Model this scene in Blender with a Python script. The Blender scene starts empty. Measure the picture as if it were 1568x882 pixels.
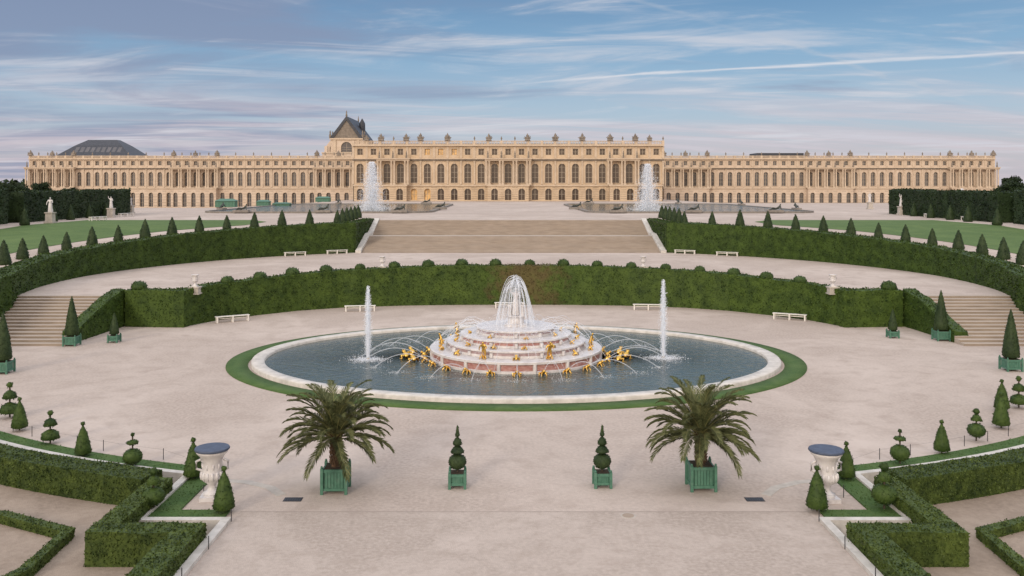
import bpy, math, random
import numpy as np
from mathutils import Vector, Matrix
from mathutils.geometry import tessellate_polygon
random.seed(4); RNG=np.random.default_rng(4)
F=1357.0; H=11.0; YH=285.0; PXC=775.0; CX=-0.62
def G(px,py,z=0.0):
    Y=F*(H-z)/(py-YH); return ((px-PXC)*Y/F+CX, Y)
scene=bpy.context.scene
# ------------------------------------------------------------ materials
def nodes_of(m):
    m.use_nodes=True; return m.node_tree.nodes,m.node_tree.links
def M(name,c1,c2=None,scale=5,rough=.85,bump=0,bscale=30,metal=0,detail=6,spec=.3,c3=None,s3=.2,bdist=.02,stretch=(1,1,1),c4=None,s4=1.0):
    m=bpy.data.materials.new(name); n,l=nodes_of(m); b=n['Principled BSDF']
    b.inputs['Roughness'].default_value=rough; b.inputs['Metallic'].default_value=metal
    b.inputs['Specular IOR Level'].default_value=spec
    g=n.new('ShaderNodeNewGeometry'); mp=n.new('ShaderNodeMapping'); l.new(g.outputs['Position'],mp.inputs[0])
    mp.inputs['Scale'].default_value=stretch
    if c2 is None: c2=tuple(x*.85 for x in c1)
    t=n.new('ShaderNodeTexNoise'); t.inputs['Scale'].default_value=scale; t.inputs['Detail'].default_value=detail
    l.new(mp.outputs[0],t.inputs['Vector'])
    r=n.new('ShaderNodeMapRange'); r.inputs[1].default_value=.3; r.inputs[2].default_value=.7; l.new(t.outputs[0],r.inputs[0])
    mx=n.new('ShaderNodeMix'); mx.data_type='RGBA'; l.new(r.outputs[0],mx.inputs[0])
    mx.inputs[6].default_value=(*c1,1); mx.inputs[7].default_value=(*c2,1); out=mx.outputs[2]
    for cc,ss,lo,hi,dist in ((c3,s3,.42,.68,.8),(c4,s4,.5,.72,.2)):
        if not cc: continue
        t3=n.new('ShaderNodeTexNoise'); t3.inputs['Scale'].default_value=ss; t3.inputs['Detail'].default_value=9; t3.inputs['Roughness'].default_value=.65; t3.inputs['Distortion'].default_value=dist
        l.new(g.outputs['Position'],t3.inputs['Vector'])
        r3=n.new('ShaderNodeMapRange'); r3.inputs[1].default_value=lo; r3.inputs[2].default_value=hi; l.new(t3.outputs[0],r3.inputs[0])
        m3=n.new('ShaderNodeMix'); m3.data_type='RGBA'; l.new(r3.outputs[0],m3.inputs[0]); l.new(out,m3.inputs[6]); m3.inputs[7].default_value=(*cc,1); out=m3.outputs[2]
    l.new(out,b.inputs['Base Color'])
    if bump:
        tb=n.new('ShaderNodeTexNoise'); tb.inputs['Scale'].default_value=bscale; tb.inputs['Detail'].default_value=4; l.new(mp.outputs[0],tb.inputs['Vector'])
        bp=n.new('ShaderNodeBump'); bp.inputs['Strength'].default_value=bump; bp.inputs['Distance'].default_value=bdist
        l.new(tb.outputs[0],bp.inputs['Height']); l.new(bp.outputs[0],b.inputs['Normal'])
    return m
def foliage(name,dark,light,scale=1.2,brown=None):
    m=bpy.data.materials.new(name); n,l=nodes_of(m); b=n['Principled BSDF']
    b.inputs['Roughness'].default_value=.6; b.inputs['Specular IOR Level'].default_value=.2
    g=n.new('ShaderNodeNewGeometry')
    t=n.new('ShaderNodeTexNoise'); t.inputs['Scale'].default_value=scale; t.inputs['Detail'].default_value=6; l.new(g.outputs['Position'],t.inputs['Vector'])
    t2=n.new('ShaderNodeTexNoise'); t2.inputs['Scale'].default_value=9; t2.inputs['Detail'].default_value=3; l.new(g.outputs['Position'],t2.inputs['Vector'])
    a=n.new('ShaderNodeMath'); a.operation='MULTIPLY_ADD'; l.new(g.outputs['Random Per Island'],a.inputs[0]); a.inputs[1].default_value=.45; l.new(t.outputs[0],a.inputs[2])
    a2=n.new('ShaderNodeMath'); a2.operation='MULTIPLY_ADD'; l.new(t2.outputs[0],a2.inputs[0]); a2.inputs[1].default_value=.7; l.new(a.outputs[0],a2.inputs[2])
    r=n.new('ShaderNodeMapRange'); r.inputs[1].default_value=.75; r.inputs[2].default_value=1.45; l.new(a2.outputs[0],r.inputs[0])
    mx=n.new('ShaderNodeMix'); mx.data_type='RGBA'; l.new(r.outputs[0],mx.inputs[0]); mx.inputs[6].default_value=(*dark,1); mx.inputs[7].default_value=(*light,1)
    out=mx.outputs[2]
    if brown:
        v=n.new('ShaderNodeVectorMath'); v.operation='DISTANCE'; l.new(g.outputs['Position'],v.inputs[0]); v.inputs[1].default_value=brown[:3]
        ad=n.new('ShaderNodeMath'); ad.operation='MULTIPLY_ADD'; l.new(t.outputs[0],ad.inputs[0]); ad.inputs[1].default_value=7; l.new(v.outputs['Value'],ad.inputs[2])
        rr=n.new('ShaderNodeMapRange'); rr.inputs[1].default_value=7.4; rr.inputs[2].default_value=5.2; rr.inputs[4].default_value=.65; l.new(ad.outputs[0],rr.inputs[0])
        m2=n.new('ShaderNodeMix'); m2.data_type='RGBA'; l.new(rr.outputs[0],m2.inputs[0]); l.new(out,m2.inputs[6]); m2.inputs[7].default_value=(.115,.075,.035,1); out=m2.outputs[2]
    l.new(out,b.inputs['Base Color'])
    return m
def water_spray(name,alpha):
    m=bpy.data.materials.new(name); n,l=nodes_of(m); n.remove(n['Principled BSDF']); o=n['Material Output']
    d=n.new('ShaderNodeBsdfDiffuse'); d.inputs[0].default_value=(.92,.95,.99,1)
    t=n.new('ShaderNodeBsdfTranslucent'); t.inputs[0].default_value=(.92,.95,.99,1)
    a=n.new('ShaderNodeMixShader'); a.inputs[0].default_value=.45; l.new(d.outputs[0],a.inputs[1]); l.new(t.outputs[0],a.inputs[2])
    tr=n.new('ShaderNodeBsdfTransparent'); s=n.new('ShaderNodeMixShader'); s.inputs[0].default_value=alpha
    l.new(tr.outputs[0],s.inputs[1]); l.new(a.outputs[0],s.inputs[2]); l.new(s.outputs[0],o.inputs[0]); return m

gravel=M('gravel_mat',(.50,.42,.365),(.36,.305,.265),scale=7,bump=.8,bscale=25,c3=(.555,.48,.425),s3=.09,detail=12,spec=.1,c4=(.39,.325,.28),s4=.7)
gravel2=M('gravel_path_mat',(.47,.40,.35),(.34,.29,.25),scale=7,bump=.8,bscale=25,c3=(.51,.44,.39),s3=.25,detail=12,spec=.1,c4=(.38,.32,.275),s4=1.6)
gravel3=M('garden_gravel_mat',(.34,.275,.22),(.25,.20,.16),scale=7,bump=.8,bscale=25,c3=(.38,.31,.25),s3=.2,detail=12,spec=.1,c4=(.27,.215,.17),s4=1.2)
stone=M('pale_stone_mat',(.50,.46,.41),(.38,.35,.31),scale=3,bump=.3,bscale=20)
kerbm=M('kerb_stone_mat',(.64,.61,.57),(.48,.46,.42),scale=2.5,bump=.2,bscale=20,c4=(.40,.38,.35),s4=1.2)
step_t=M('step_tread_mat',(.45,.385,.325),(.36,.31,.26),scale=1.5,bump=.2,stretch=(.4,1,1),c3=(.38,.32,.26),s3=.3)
step_r=M('step_riser_shaded_mat',(.35,.29,.235),(.25,.205,.165),scale=1.5,bump=.2,stretch=(.4,1,1))  # step shading put into the colour: risers darker than treads
marble=M('white_marble_mat',(.68,.66,.65),(.52,.50,.50),scale=2,rough=.4,spec=.5,c4=(.45,.42,.42),s4=2.5)
redm=M('red_marble_mat',(.31,.11,.10),(.48,.31,.28),scale=4,rough=.3,spec=.5,detail=8,stretch=(1,1,3))
pinkm=M('grey_marble_mat',(.44,.35,.36),(.28,.18,.18),scale=4,rough=.35,spec=.5)
gold=M('gilded_lead_mat',(.80,.52,.14),(.62,.36,.07),scale=6,rough=.32,metal=1.0)
bronze=M('bronze_mat',(.06,.07,.06),(.03,.035,.03),rough=.5)
greenp=M('green_painted_wood_mat',(.08,.20,.14),(.05,.135,.095),scale=6,rough=.5,c4=(.10,.19,.14),s4=5)
iron=M('iron_mat',(.04,.04,.045),rough=.6)
slate=M('slate_mat',(.055,.06,.075),(.035,.04,.05),scale=1,rough=.5)
leadm=M('lead_cover_mat',(.08,.105,.16),(.055,.07,.11),rough=.6)
white=M('white_paint_mat',(.76,.74,.70),(.66,.64,.60),rough=.5)
soil=M('soil_mat',(.06,.045,.03),rough=1)
wall=M('palace_stone_mat',(.56,.435,.30),(.46,.35,.235),scale=.5,c3=(.58,.465,.34),s3=.12,bump=.2,bscale=6,bdist=.05,c4=(.40,.305,.21),s4=.35)
wallw=M('palace_wing_stone_mat',(.57,.465,.365),(.48,.385,.295),scale=.5,c3=(.60,.505,.415),s3=.1,bump=.2,bscale=6,bdist=.05,c4=(.44,.35,.27),s4=.35)
trim=M('palace_trim_mat',(.56,.46,.355),(.45,.365,.275),scale=.8)
trimd=M('weathered_sculpture_mat',(.25,.215,.18),(.15,.13,.11),scale=.8)
def glassm(name,c,r=.12):
    return M(name,c,tuple(x*.6 for x in c),scale=.35,rough=r,spec=.6)
glass=glassm('window_glass_mat',(.08,.055,.04)); glassw=glassm('wing_window_glass_mat',(.10,.095,.10))
glass_sunset=M('painted_sunset_pane_mat',(.85,.56,.24),(.45,.29,.14),scale=.9,rough=.3)  # sunset reflection painted into the pane colour of chosen bays
framem=M('window_frame_mat',(.44,.38,.30),rough=.6)
hedgem=foliage('clipped_hedge_mat',(.010,.024,.005),(.062,.105,.018))
hedgec=foliage('centre_hedge_mat',(.012,.029,.006),(.075,.120,.020),brown=(1.2,82.,2.6))
nearh=foliage('box_hedge_mat',(.015,.030,.006),(.088,.125,.026),scale=2)
topm=foliage('topiary_mat',(.010,.023,.009),(.042,.066,.024),scale=2)
topm2=foliage('box_topiary_mat',(.012,.030,.008),(.060,.098,.021),scale=2)
treem=foliage('tree_leaf_mat',(.006,.014,.006),(.030,.054,.018),scale=.4)
palmm=foliage('palm_leaf_mat',(.045,.058,.022),(.175,.19,.085),scale=2)
palmd=M('palm_trunk_mat',(.14,.085,.05),(.06,.04,.025),scale=12,bump=.8,bscale=20)
rachm=M('palm_rachis_mat',(.22,.21,.08),rough=.6)
bark=M('bark_mat',(.09,.07,.05),(.05,.04,.03),scale=8)
lawn=M('lawn_mat',(.085,.145,.036),(.060,.11,.026),scale=4,c3=(.105,.165,.045),s3=.25,bump=.6,bscale=60)
grassr=M('grass_band_mat',(.065,.125,.030),(.040,.088,.020),scale=12,c3=(.085,.14,.04),s3=.8,bump=.8,bscale=60)
spray=water_spray('water_spray_mat',.75); mist=water_spray('water_mist_mat',.33); arcm=water_spray('water_arc_mat',.42)
def waterm(name,c,sc=3.0,bs=.35):
    return M(name,c,tuple(x*.7 for x in c),scale=.4,rough=.1,bump=bs,bscale=sc,spec=.42,bdist=.1)
water=waterm('basin_water_mat',(.060,.085,.075),bs=.8,sc=2.6)
# ------------------------------------------------------------ mesh builder
class MB:
    def __init__(s): s.v=[];s.f=[];s.m=[];s.s=[]
    def add(s,vs,fs,mat=0,sm=False):
        o=len(s.v); s.v.extend([tuple(map(float,p)) for p in vs]); s.f.extend([tuple(i+o for i in f) for f in fs]); s.m.extend([mat]*len(fs)); s.s.extend([sm]*len(fs))
    def quad(s,a,b,c,d,mat=0): s.add([a,b,c,d],[(0,1,2,3)],mat)
    def box(s,x0,x1,y0,y1,z0,z1,mat=0):
        s.add([(x0,y0,z0),(x1,y0,z0),(x1,y1,z0),(x0,y1,z0),(x0,y0,z1),(x1,y0,z1),(x1,y1,z1),(x0,y1,z1)],
              [(0,3,2,1),(4,5,6,7),(0,1,5,4),(1,2,6,5),(2,3,7,6),(3,0,4,7)],mat)
    def frus(s,cx,cy,w0,w1,z0,z1,mat=0):
        a=w0/2;b=w1/2
        s.add([(cx-a,cy-a,z0),(cx+a,cy-a,z0),(cx+a,cy+a,z0),(cx-a,cy+a,z0),(cx-b,cy-b,z1),(cx+b,cy-b,z1),(cx+b,cy+b,z1),(cx-b,cy+b,z1)],
              [(0,3,2,1),(4,5,6,7),(0,1,5,4),(1,2,6,5),(2,3,7,6),(3,0,4,7)],mat)
    def lathe(s,cx,cy,prof,n=16,mat=0,a=0,b=0,sm=True,cap=True):
        vs=[]
        for r,z in prof:
            for k in range(n):
                t=2*math.pi*k/n; vs.append((cx+(a+r)*math.cos(t),cy+(b+r)*math.sin(t),z))
        fs=[]
        for i in range(len(prof)-1):
            for k in range(n):
                k2=(k+1)%n; fs.append((i*n+k,i*n+k2,(i+1)*n+k2,(i+1)*n+k))
        s.add(vs,fs,mat,sm)
        if cap:
            o=(len(prof)-1)*n; s.add([vs[o+k] for k in range(n)],[tuple(range(n))],mat)
    def tube(s,pts,rad,n=5,mat=0,sm=True):
        vs=[];P=[Vector(p) for p in pts]
        for i,p in enumerate(P):
            d=(P[min(i+1,len(P)-1)]-P[max(i-1,0)]).normalized()
            u=d.cross(Vector((0,0,1))); u=u.normalized() if u.length>1e-3 else Vector((1,0,0)); w=d.cross(u)
            r=rad[i] if hasattr(rad,'__len__') else rad
            for k in range(n):
                t=2*math.pi*k/n; vs.append(p+u*math.cos(t)*r+w*math.sin(t)*r)
        fs=[(i*n+k,i*n+(k+1)%n,(i+1)*n+(k+1)%n,(i+1)*n+k) for i in range(len(P)-1) for k in range(n)]
        s.add(vs,fs,mat,sm)
    def ellipsoid(s,c,r,mat=0,n=10,m=7,rot=None):
        vs=[]
        for i in range(m+1):
            p=math.pi*i/m
            for k in range(n):
                t=2*math.pi*k/n; v=Vector((r[0]*math.sin(p)*math.cos(t),r[1]*math.sin(p)*math.sin(t),r[2]*math.cos(p)))
                if rot: v=rot@v
                vs.append(v+Vector(c))
        s.add(vs,[(i*n+k,(i+1)*n+k,(i+1)*n+(k+1)%n,i*n+(k+1)%n) for i in range(m) for k in range(n)],mat,True)
    def poly(s,pts,z,mat=0):
        tr=tessellate_polygon([[Vector((p[0],p[1],0)) for p in pts]])
        s.add([(p[0],p[1],z) for p in pts],[tuple(t) for t in tr],mat)
    def cards(s,C,size,mat,asp=.6):
        N=len(C)
        t=RNG.normal(size=(N,3)); t/=np.linalg.norm(t,axis=1)[:,None]
        q=RNG.normal(size=(N,3)); b=np.cross(t,q); b/=np.linalg.norm(b,axis=1)[:,None]
        sz=(size*RNG.uniform(.6,1.3,N))[:,None]
        V=np.stack([C-t*sz,C+b*sz*asp,C+t*sz,C-b*sz*asp],1).reshape(-1,3)
        o=len(s.v); s.v.extend(map(tuple,V.tolist())); s.f.extend([(o+4*i,o+4*i+1,o+4*i+2,o+4*i+3) for i in range(N)]); s.m.extend([mat]*N); s.s.extend([False]*N)
    def leaves(s,f0,dens,size,jit,mat):
        T=[]
        for f in s.f[f0:]:
            p=[s.v[i] for i in f]; T.append((p[0],p[1],p[2]))
            if len(p)==4: T.append((p[0],p[2],p[3]))
        T=np.array(T); cr=np.cross(T[:,1]-T[:,0],T[:,2]-T[:,0]); A=np.linalg.norm(cr,axis=1)/2; ok=A>1e-7; T=T[ok];cr=cr[ok];A=A[ok]
        N=int(A.sum()*dens); idx=RNG.choice(len(T),N,p=A/A.sum()); u=RNG.random(N);v=RNG.random(N); w=u+v>1; u[w]=1-u[w]; v[w]=1-v[w]
        P=T[idx,0]+(T[idx,1]-T[idx,0])*u[:,None]+(T[idx,2]-T[idx,0])*v[:,None]
        n=cr[idx]/(2*A[idx])[:,None]; P=P+n*(RNG.normal(0,jit,N))[:,None]
        s.cards(P,size,mat)
    def mesh(s,name,mats):
        me=bpy.data.meshes.new(name); me.from_pydata(s.v,[],s.f)
        for m in mats: me.materials.append(m)
        me.polygons.foreach_set('material_index',s.m); me.polygons.foreach_set('use_smooth',s.s); me.update(); return me
    def obj(s,name,mats,loc=(0,0,0),parent=None):
        return put(name,s.mesh(name,mats),loc,parent=parent)
def put(name,me,loc=(0,0,0),rz=0,sc=1,parent=None):
    o=bpy.data.objects.new(name,me); scene.collection.objects.link(o); o.location=loc; o.rotation_euler=(0,0,rz)
    o.scale=(sc,)*3 if not hasattr(sc,'__len__') else sc
    if parent: o.parent=parent
    return o
def empty(name,loc=(0,0,0)):
    o=bpy.data.objects.new(name,None); scene.collection.objects.link(o); o.location=loc; return o
def resample(P,step):
    out=[P[0]]
    for a,b in zip(P[:-1],P[1:]):
        a=np.array(a,float);b=np.array(b,float); L=np.linalg.norm((b-a)[:2]); n=max(1,int(round(L/step)))
        for i in range(1,n+1): out.append(tuple(a+(b-a)*i/n))
    return out
def offs(P,d):
    out=[];n=len(P)
    for i in range(n):
        p=np.array(P[i][:2],float); ns=[]
        if i>0: t=p-np.array(P[i-1][:2]); t=t/np.linalg.norm(t); ns.append(np.array([-t[1],t[0]]))
        if i<n-1: t=np.array(P[i+1][:2])-p; t=t/np.linalg.norm(t); ns.append(np.array([-t[1],t[0]]))
        m=sum(ns); m/=np.linalg.norm(m); k=1/max(.4,float(m@ns[0])); out.append(tuple(p+m*d*k))
    return out
def sweep(mb,P,d0,d1,mat=0,step=None,jit=0):
    if step: P=resample(P,step)
    A=offs(P,d0);B=offs(P,d1);vs=[]
    for p,a,b in zip(P,A,B):
        j=lambda: random.uniform(-jit,jit)
        vs+=[(a[0],a[1],p[2]),(a[0]+j(),a[1]+j(),p[3]+j()),(b[0]+j(),b[1]+j(),p[3]+j()),(b[0],b[1],p[2])]
    n=len(P); fs=[]
    for i in range(n-1):
        o=4*i
        for k in range(3): fs.append((o+k,o+4+k,o+5+k,o+1+k))
    fs+=[(0,1,2,3),(4*n-1,4*n-2,4*n-3,4*n-4)]
    mb.add(vs,fs,mat)
def mir(P,s): return [(p[0]*s,)+tuple(p[1:]) for p in P]

# ------------------------------------------------------------ ground
mb=MB(); mb.quad((-5000,-300,-.5),(5000,-300,-.5),(5000,6000,-.5),(-5000,6000,-.5)); mb.obj('ground',[gravel3])
EC=(0,60.);EA=36.;EB=28.
def ell(d,t): return ((EA+d)*math.cos(t),EC[1]+(EB+d)*math.sin(t))
XK=12.5
t_end=-math.acos(XK/EA)
arc=[ell(0,t_end*(1-k/40)) for k in range(41)]
kerbP=[(9.65,-20),(9.65,29.15),(XK,29.15)]+arc
poly=[(-p[0],p[1]) for p in kerbP]+[(-38.5,60),(-38.5,90),(38.5,90),(38.5,60)]+kerbP[::-1]
mb=MB(); mb.poly(poly,0.0); mb.obj('gravel_court',[gravel])
mb=MB(); mb.quad((-9.6,-20,.004),(9.6,-20,.004),(9.6,29.9,.004),(-9.6,29.9,.004))
mb.quad((-9.6,29.9,.008),(9.6,29.9,.008),(9.6,29.97,.008),(-9.6,29.97,.008),1)
mb.obj('gravel_path',[gravel2,M('worn_gravel_mat',(.40,.34,.295),(.34,.285,.25),scale=8,detail=10)])
for s in (-1,1):
    K=[(p[0]*s,p[1],-.5,.12) for p in kerbP]
    mb=MB(); sweep(mb,K,0,-.28*s,0); mb.obj('stone_kerb',[kerbm])
    g=[(p[0],p[1]) for p in kerbP[1:]]; g[0]=(9.95,29.15)
    g=[(x*s,y,0,.05) for x,y in g]
    mb=MB(); sweep(mb,g,0.01*s,.85*s,0); mb.leaves(0,120,.03,.012,0); mb.obj('grass_strip',[grassr])
# ------------------------------------------------------------ near hedges
for s in (-1,1):
    mb=MB()
    za,zt=-.5,.55
    sweep(mb,mir([(9.95,2,za,zt),(9.95,27.5,za,zt)],s),0,-.85*s,0,1,.03)
    sweep(mb,mir([(10.8,26.75,za,zt),(13.35,26.75,za,zt)],s),0,.75*s,0,1,.03)
    sweep(mb,mir([(13.35,27.5,za,zt),(13.35,31.8,za,zt)],s),0,.75*s,0,1,.03)
    t0=-math.acos(13.3/(EA+1.2))
    P=[(*ell(1.2,t0*(1-k/40)),za,zt) for k in range(41)]
    sweep(mb,mir(P,s),0,-1.15*s,0,1,.03)
    mb.leaves(0,420,.042,.022,0); mb.obj('box_hedge',[nearh])
    mb=MB()
    sweep(mb,mir([(26,31.0,-.5,-.2),(17.9,30.2,-.5,-.2),(15.1,28.8,-.5,-.2),(14.9,26,-.5,-.2),(16,23,-.5,-.2)],s),0,-.35*s,0,1,.02)
    mb.leaves(0,380,.04,.022,0); mb.obj('parterre_hedge',[nearh])
# ------------------------------------------------------------ mid terrace
LH=[(0,82.2,3.63),(5,82.1,3.62),(10,81.6,3.5),(15.5,80.2,3.36),(19,78.2,3.22),(22,75.3,3.05),(24.2,72.8,2.95),(25.5,70,2.88),(25.7,68.9,2.85),(30.4,69.3,2.88)]
def Rin(phi):
    k=min(1,max(0,(math.degrees(phi)-31)/55)); return 38.3+2.6*k
circ=[]
for k in range(0,45):
    ph=math.radians(31.8+(115-31.8)*k/44); R=Rin(ph); circ.append((R*math.sin(ph),82+R*math.cos(ph)))
def zup(Y): return 6.0 if Y>=113 else 6.0-.044*(113-Y)
hp=[(p[0],p[1]+.6) for p in LH[:-2]]+[(25.9,69.6),(30.4,69.9)]
half=hp[1:]+[(30.6,70.0),(39,70.0)]+[ (p[0]*1.015,82+(p[1]-82)*1.015) for p in circ[::-1] if p[1]>70]+[(20,116.5)]
mb=MB(); mb.poly([(0,82.8)]+half+[(-p[0],p[1]) for p in half[::-1]],2.4); mb.obj('gravel_terrace',[gravel])
mb=MB(); full=[(-p[0],p[1],0,p[2]) for p in LH[::-1]][:-1]+[(p[0],p[1],0,p[2]) for p in LH]
sweep(mb,full,0,1.2,0,.7,.05); mb.leaves(0,70,.085,.05,0); mb.obj('terrace_hedge',[hedgec])
for s in (-1,1):
    mb=MB(); sweep(mb,mir([(30.55,69.6,0,2.95),(30.7,67.5,0,2.5),(30.9,62.3,0,.75)],s),0,.95*s,0,.6,.04); mb.leaves(0,80,.075,.04,0); mb.obj('stair_hedge',[hedgem])
def lathe_topiary(name,prof,dens,size,jit,mats,n=14):
    mb=MB(); mb.lathe(0,0,prof,n,0); mb.leaves(0,dens,size,jit,0)
    return mb.mesh(name,mats)
ballme=lathe_topiary('ball_topiary',[(.45,-.25),(.55,0),(.57,.2),(.48,.38),(.28,.52),(.02,.57)],110,.06,.03,[topm2])
def along(P,dist):
    acc=0
    for a,b in zip(P[:-1],P[1:]):
        L=math.hypot(b[0]-a[0],b[1]-a[1])
        if acc+L>=dist:
            t=(dist-acc)/L; return tuple(a[i]+(b[i]-a[i])*t for i in range(len(a)))
        acc+=L
    return P[-1]
for s in (-1,1):
    for k in range(9):
        p=along(LH,1.6+3.15*k); put('ball_topiary',ballme,(p[0]*s,p[1]+.9,p[2]-.02),random.random()*6,random.uniform(.85,1.08))
    put('ball_topiary',ballme,(29.6*s,70.0,2.9),1,1.05)
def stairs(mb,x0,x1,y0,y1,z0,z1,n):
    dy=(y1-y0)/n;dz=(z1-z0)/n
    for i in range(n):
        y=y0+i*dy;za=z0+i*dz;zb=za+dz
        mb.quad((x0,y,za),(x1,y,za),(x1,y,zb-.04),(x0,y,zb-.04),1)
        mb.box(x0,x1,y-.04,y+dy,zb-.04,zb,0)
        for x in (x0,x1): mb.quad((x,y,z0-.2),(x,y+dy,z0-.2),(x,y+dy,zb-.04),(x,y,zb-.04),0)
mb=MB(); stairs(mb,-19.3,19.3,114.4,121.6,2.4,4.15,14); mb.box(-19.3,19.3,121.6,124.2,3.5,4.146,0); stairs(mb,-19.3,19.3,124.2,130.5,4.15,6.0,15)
for s in (-1,1):
    a,b=(19.3,20.0) if s>0 else (-20.0,-19.3)
    prof=[(113.9,2.4,2.75),(114.4,2.4,2.8),(121.6,2.4,4.5),(124.2,2.4,4.55),(130.6,2.4,6.25),(131.2,2.4,6.25)]
    vs=[];fs=[]
    for y,zb,zt in prof: vs+=[(a,y,zb),(a,y,zt),(b,y,zt),(b,y,zb)]
    for i in range(len(prof)-1):
        for k in range(3): fs.append((4*i+k,4*i+4+k,4*i+5+k,4*i+1+k))
    fs.append((0,1,2,3)); mb.add(vs,fs,2)
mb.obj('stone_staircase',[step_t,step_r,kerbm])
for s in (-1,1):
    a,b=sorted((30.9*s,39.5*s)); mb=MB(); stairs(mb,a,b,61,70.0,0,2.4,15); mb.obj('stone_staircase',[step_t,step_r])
# ------------------------------------------------------------ upper hedge + upper terrain
hpath=[(x,y) for x,y in circ if y>66]+[(38.0,62),(38.2,45)]
for s in (-1,1):
    P=[(x*s,y,0.0 if y<72 else 2.3,zup(y)+.25) for x,y in hpath]
    mb=MB(); sweep(mb,P,0,1.7*s,0,.8,.06)
    sweep(mb,mir([(20.05,130.4,2.3,6.2),(20.05,114.7,2.3,6.25),(21.4,114.4,2.3,6.25)],s),0,1.6*s,0,.8,.04)
    mb.leaves(0,60,.09,.05,0); mb.obj('retaining_hedge',[hedgem])
def inside_up(x,y):
    ax=abs(x)
    if y>131: return True
    if ax<20.0: return False
    if y<66: return ax>39
    R=math.hypot(x,y-82); ph=math.atan2(ax,y-82); return R>Rin(ph)+.9
mb=MB(); idx={}
X0=-130;X1=130
def vid(i,j,vs):
    k=(i,j)
    if k not in idx:
        idx[k]=len(vs); y=45+j; vs.append((i*1.0,y,zup(y)))
    return idx[k]
vs=[];fs=[]
for j in range(0,86):
    for i in range(X0,X1):
        if inside_up(i+.5,45+j+.5):
            fs.append((vid(i,j,vs),vid(i+1,j,vs),vid(i+1,j+1,vs),vid(i,j+1,vs)))
mb.add(vs,fs,0)
def zfar(x,y):
    if y<=185 or abs(x)<58: return 6.0
    k=min(1,(abs(x)-58)/25); t=min(1,(y-185)/185); zt=2.0 if x<0 else 4.0
    return 6-(6-zt)*k*t
xs2=[-4000,-1200,-400,-210,-150,-110,-83,-75,-66,-58,0,58,66,75,83,110,150,210,400,1200,4000]; ys=[131,150,185,230,280,325,370,420,800,6000]
vs=[(x,y,zfar(x,y)) for y in ys for x in xs2]; n=len(xs2)
mb.add(vs,[(j*n+i,j*n+i+1,(j+1)*n+i+1,(j+1)*n+i) for j in range(len(ys)-1) for i in range(n-1)],0)
mb.quad((-19.99,130.5,6),(19.99,130.5,6),(19.99,131,6),(-19.99,131,6))
mb.obj('upper_terrace_ground',[gravel])
for s in (-1,1):
    mb=MB(); rows=[]
    for j in range(0,69):
        y=62+j
        R=47.0 if y<105 else 47.0-2.0*(y-105)/15
        xin=math.sqrt(max(0,R*R-(y-82)**2)) if y<82+R else 0
        xin=max(xin, 34 if y>112 else 0, 27+ (y-112)*.6 if y>112 else 0)
        xo=50+min(12,(y-62)*.3)
        rows.append((xin,xo,y))
    for a,b in zip(rows[:-1],rows[1:]):
        if a[1]>a[0] and b[1]>b[0]:
            mb.quad((a[0]*s,a[2],zup(a[2])+.03),(a[1]*s,a[2],zup(a[2])+.03),(b[1]*s,b[2],zup(b[2])+.03),(b[0]*s,b[2],zup(b[2])+.03))
    mb.obj('lawn',[lawn])
coneme=lathe_topiary('cone_topiary',[(.45,0),(.56,.12),(.54,.4),(.38,1.05),(.2,1.65),(.03,2.05)],100,.07,.03,[topm])
for s in (-1,1):
    ph=math.radians(33.5)
    while ph<math.radians(112):
        R=Rin(ph)+2.9; x=R*math.sin(ph); y=82+R*math.cos(ph)
        put('cone_topiary',coneme,(x*s,y,zup(y)-.05),random.random()*6,random.uniform(.85,1.06)); ph+=3.75/R
    for k in range(5): put('cone_topiary',coneme,((22.6+.3*k)*s,119+5.0*k,6),k,1.0)
    for k,(x,y) in enumerate([(64,124),(65,131),(66,139),(67,147),(62,113)]):
        put('cone_topiary',coneme,(x*s,y,6),k,1.1)
# ------------------------------------------------------------ tall side hedges, trees
for s in (-1,1):
    mb=MB(); sweep(mb,mir([(66.5,121,5.8,10.1),(68.5,160,5.8,10.3)],s),0,-3*s,0,2,.15)
    sweep(mb,mir([(64,100,5,9.8),(67,118,5.3,10.6),(74,121,5.5,10.8)],s),0,-8*s,0,2,.2)
    mb.leaves(0,22,.16,.10,0); mb.obj('hornbeam_hedge',[treem])
def treemesh(seed,h=10,r=4.2):
    random.seed(seed); mb=MB()
    mb.tube([(0,0,0),(.1,0,h*.3),(0,.1,h*.6),(.1,.1,h*.85)],[.35,.28,.18,.05],8,0)
    C=[]
    for k in range(24):
        a=random.random()*6.28; rr=random.uniform(.1,.8)*r; z=random.uniform(.20,.92)*h; rr*=math.sqrt(max(.1,1-((z/h-.5)/.52)**2))
        c=(rr*math.cos(a),rr*math.sin(a),z); mb.tube([(0,0,z*.55),(c[0]*.5,c[1]*.5,z*.8),c],[.12,.08,.02],5,0)
        q=RNG.normal(size=(300,3)); q/=np.linalg.norm(q,axis=1)[:,None]; q*=(RNG.random(300)**.4)[:,None]*random.uniform(1.1,1.9)*np.array([1,1,.75]); C.append(q+np.array(c))
    mb.cards(np.concatenate(C),.22,1); return mb.mesh('deciduous_tree',[bark,treem])
trees=[treemesh(1),treemesh(2)]
random.seed(9)
for k in range(15):
    put('deciduous_tree',trees[k%2],(106+k*3.2+random.uniform(-1,1),190+random.uniform(-10,10),4.9),k,random.uniform(1.0,1.2)*(.8 if k==0 else 1))
for k in range(9):
    put('deciduous_tree',trees[k%2],(78+k*3.5,138+random.uniform(-4,4),5.8),k*2,random.uniform(.44,.58))
    put('deciduous_tree',trees[k%2],(-(82+k*4.2),160+random.uniform(-6,6),5.5),k*2,random.uniform(.50,.62))
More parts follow.
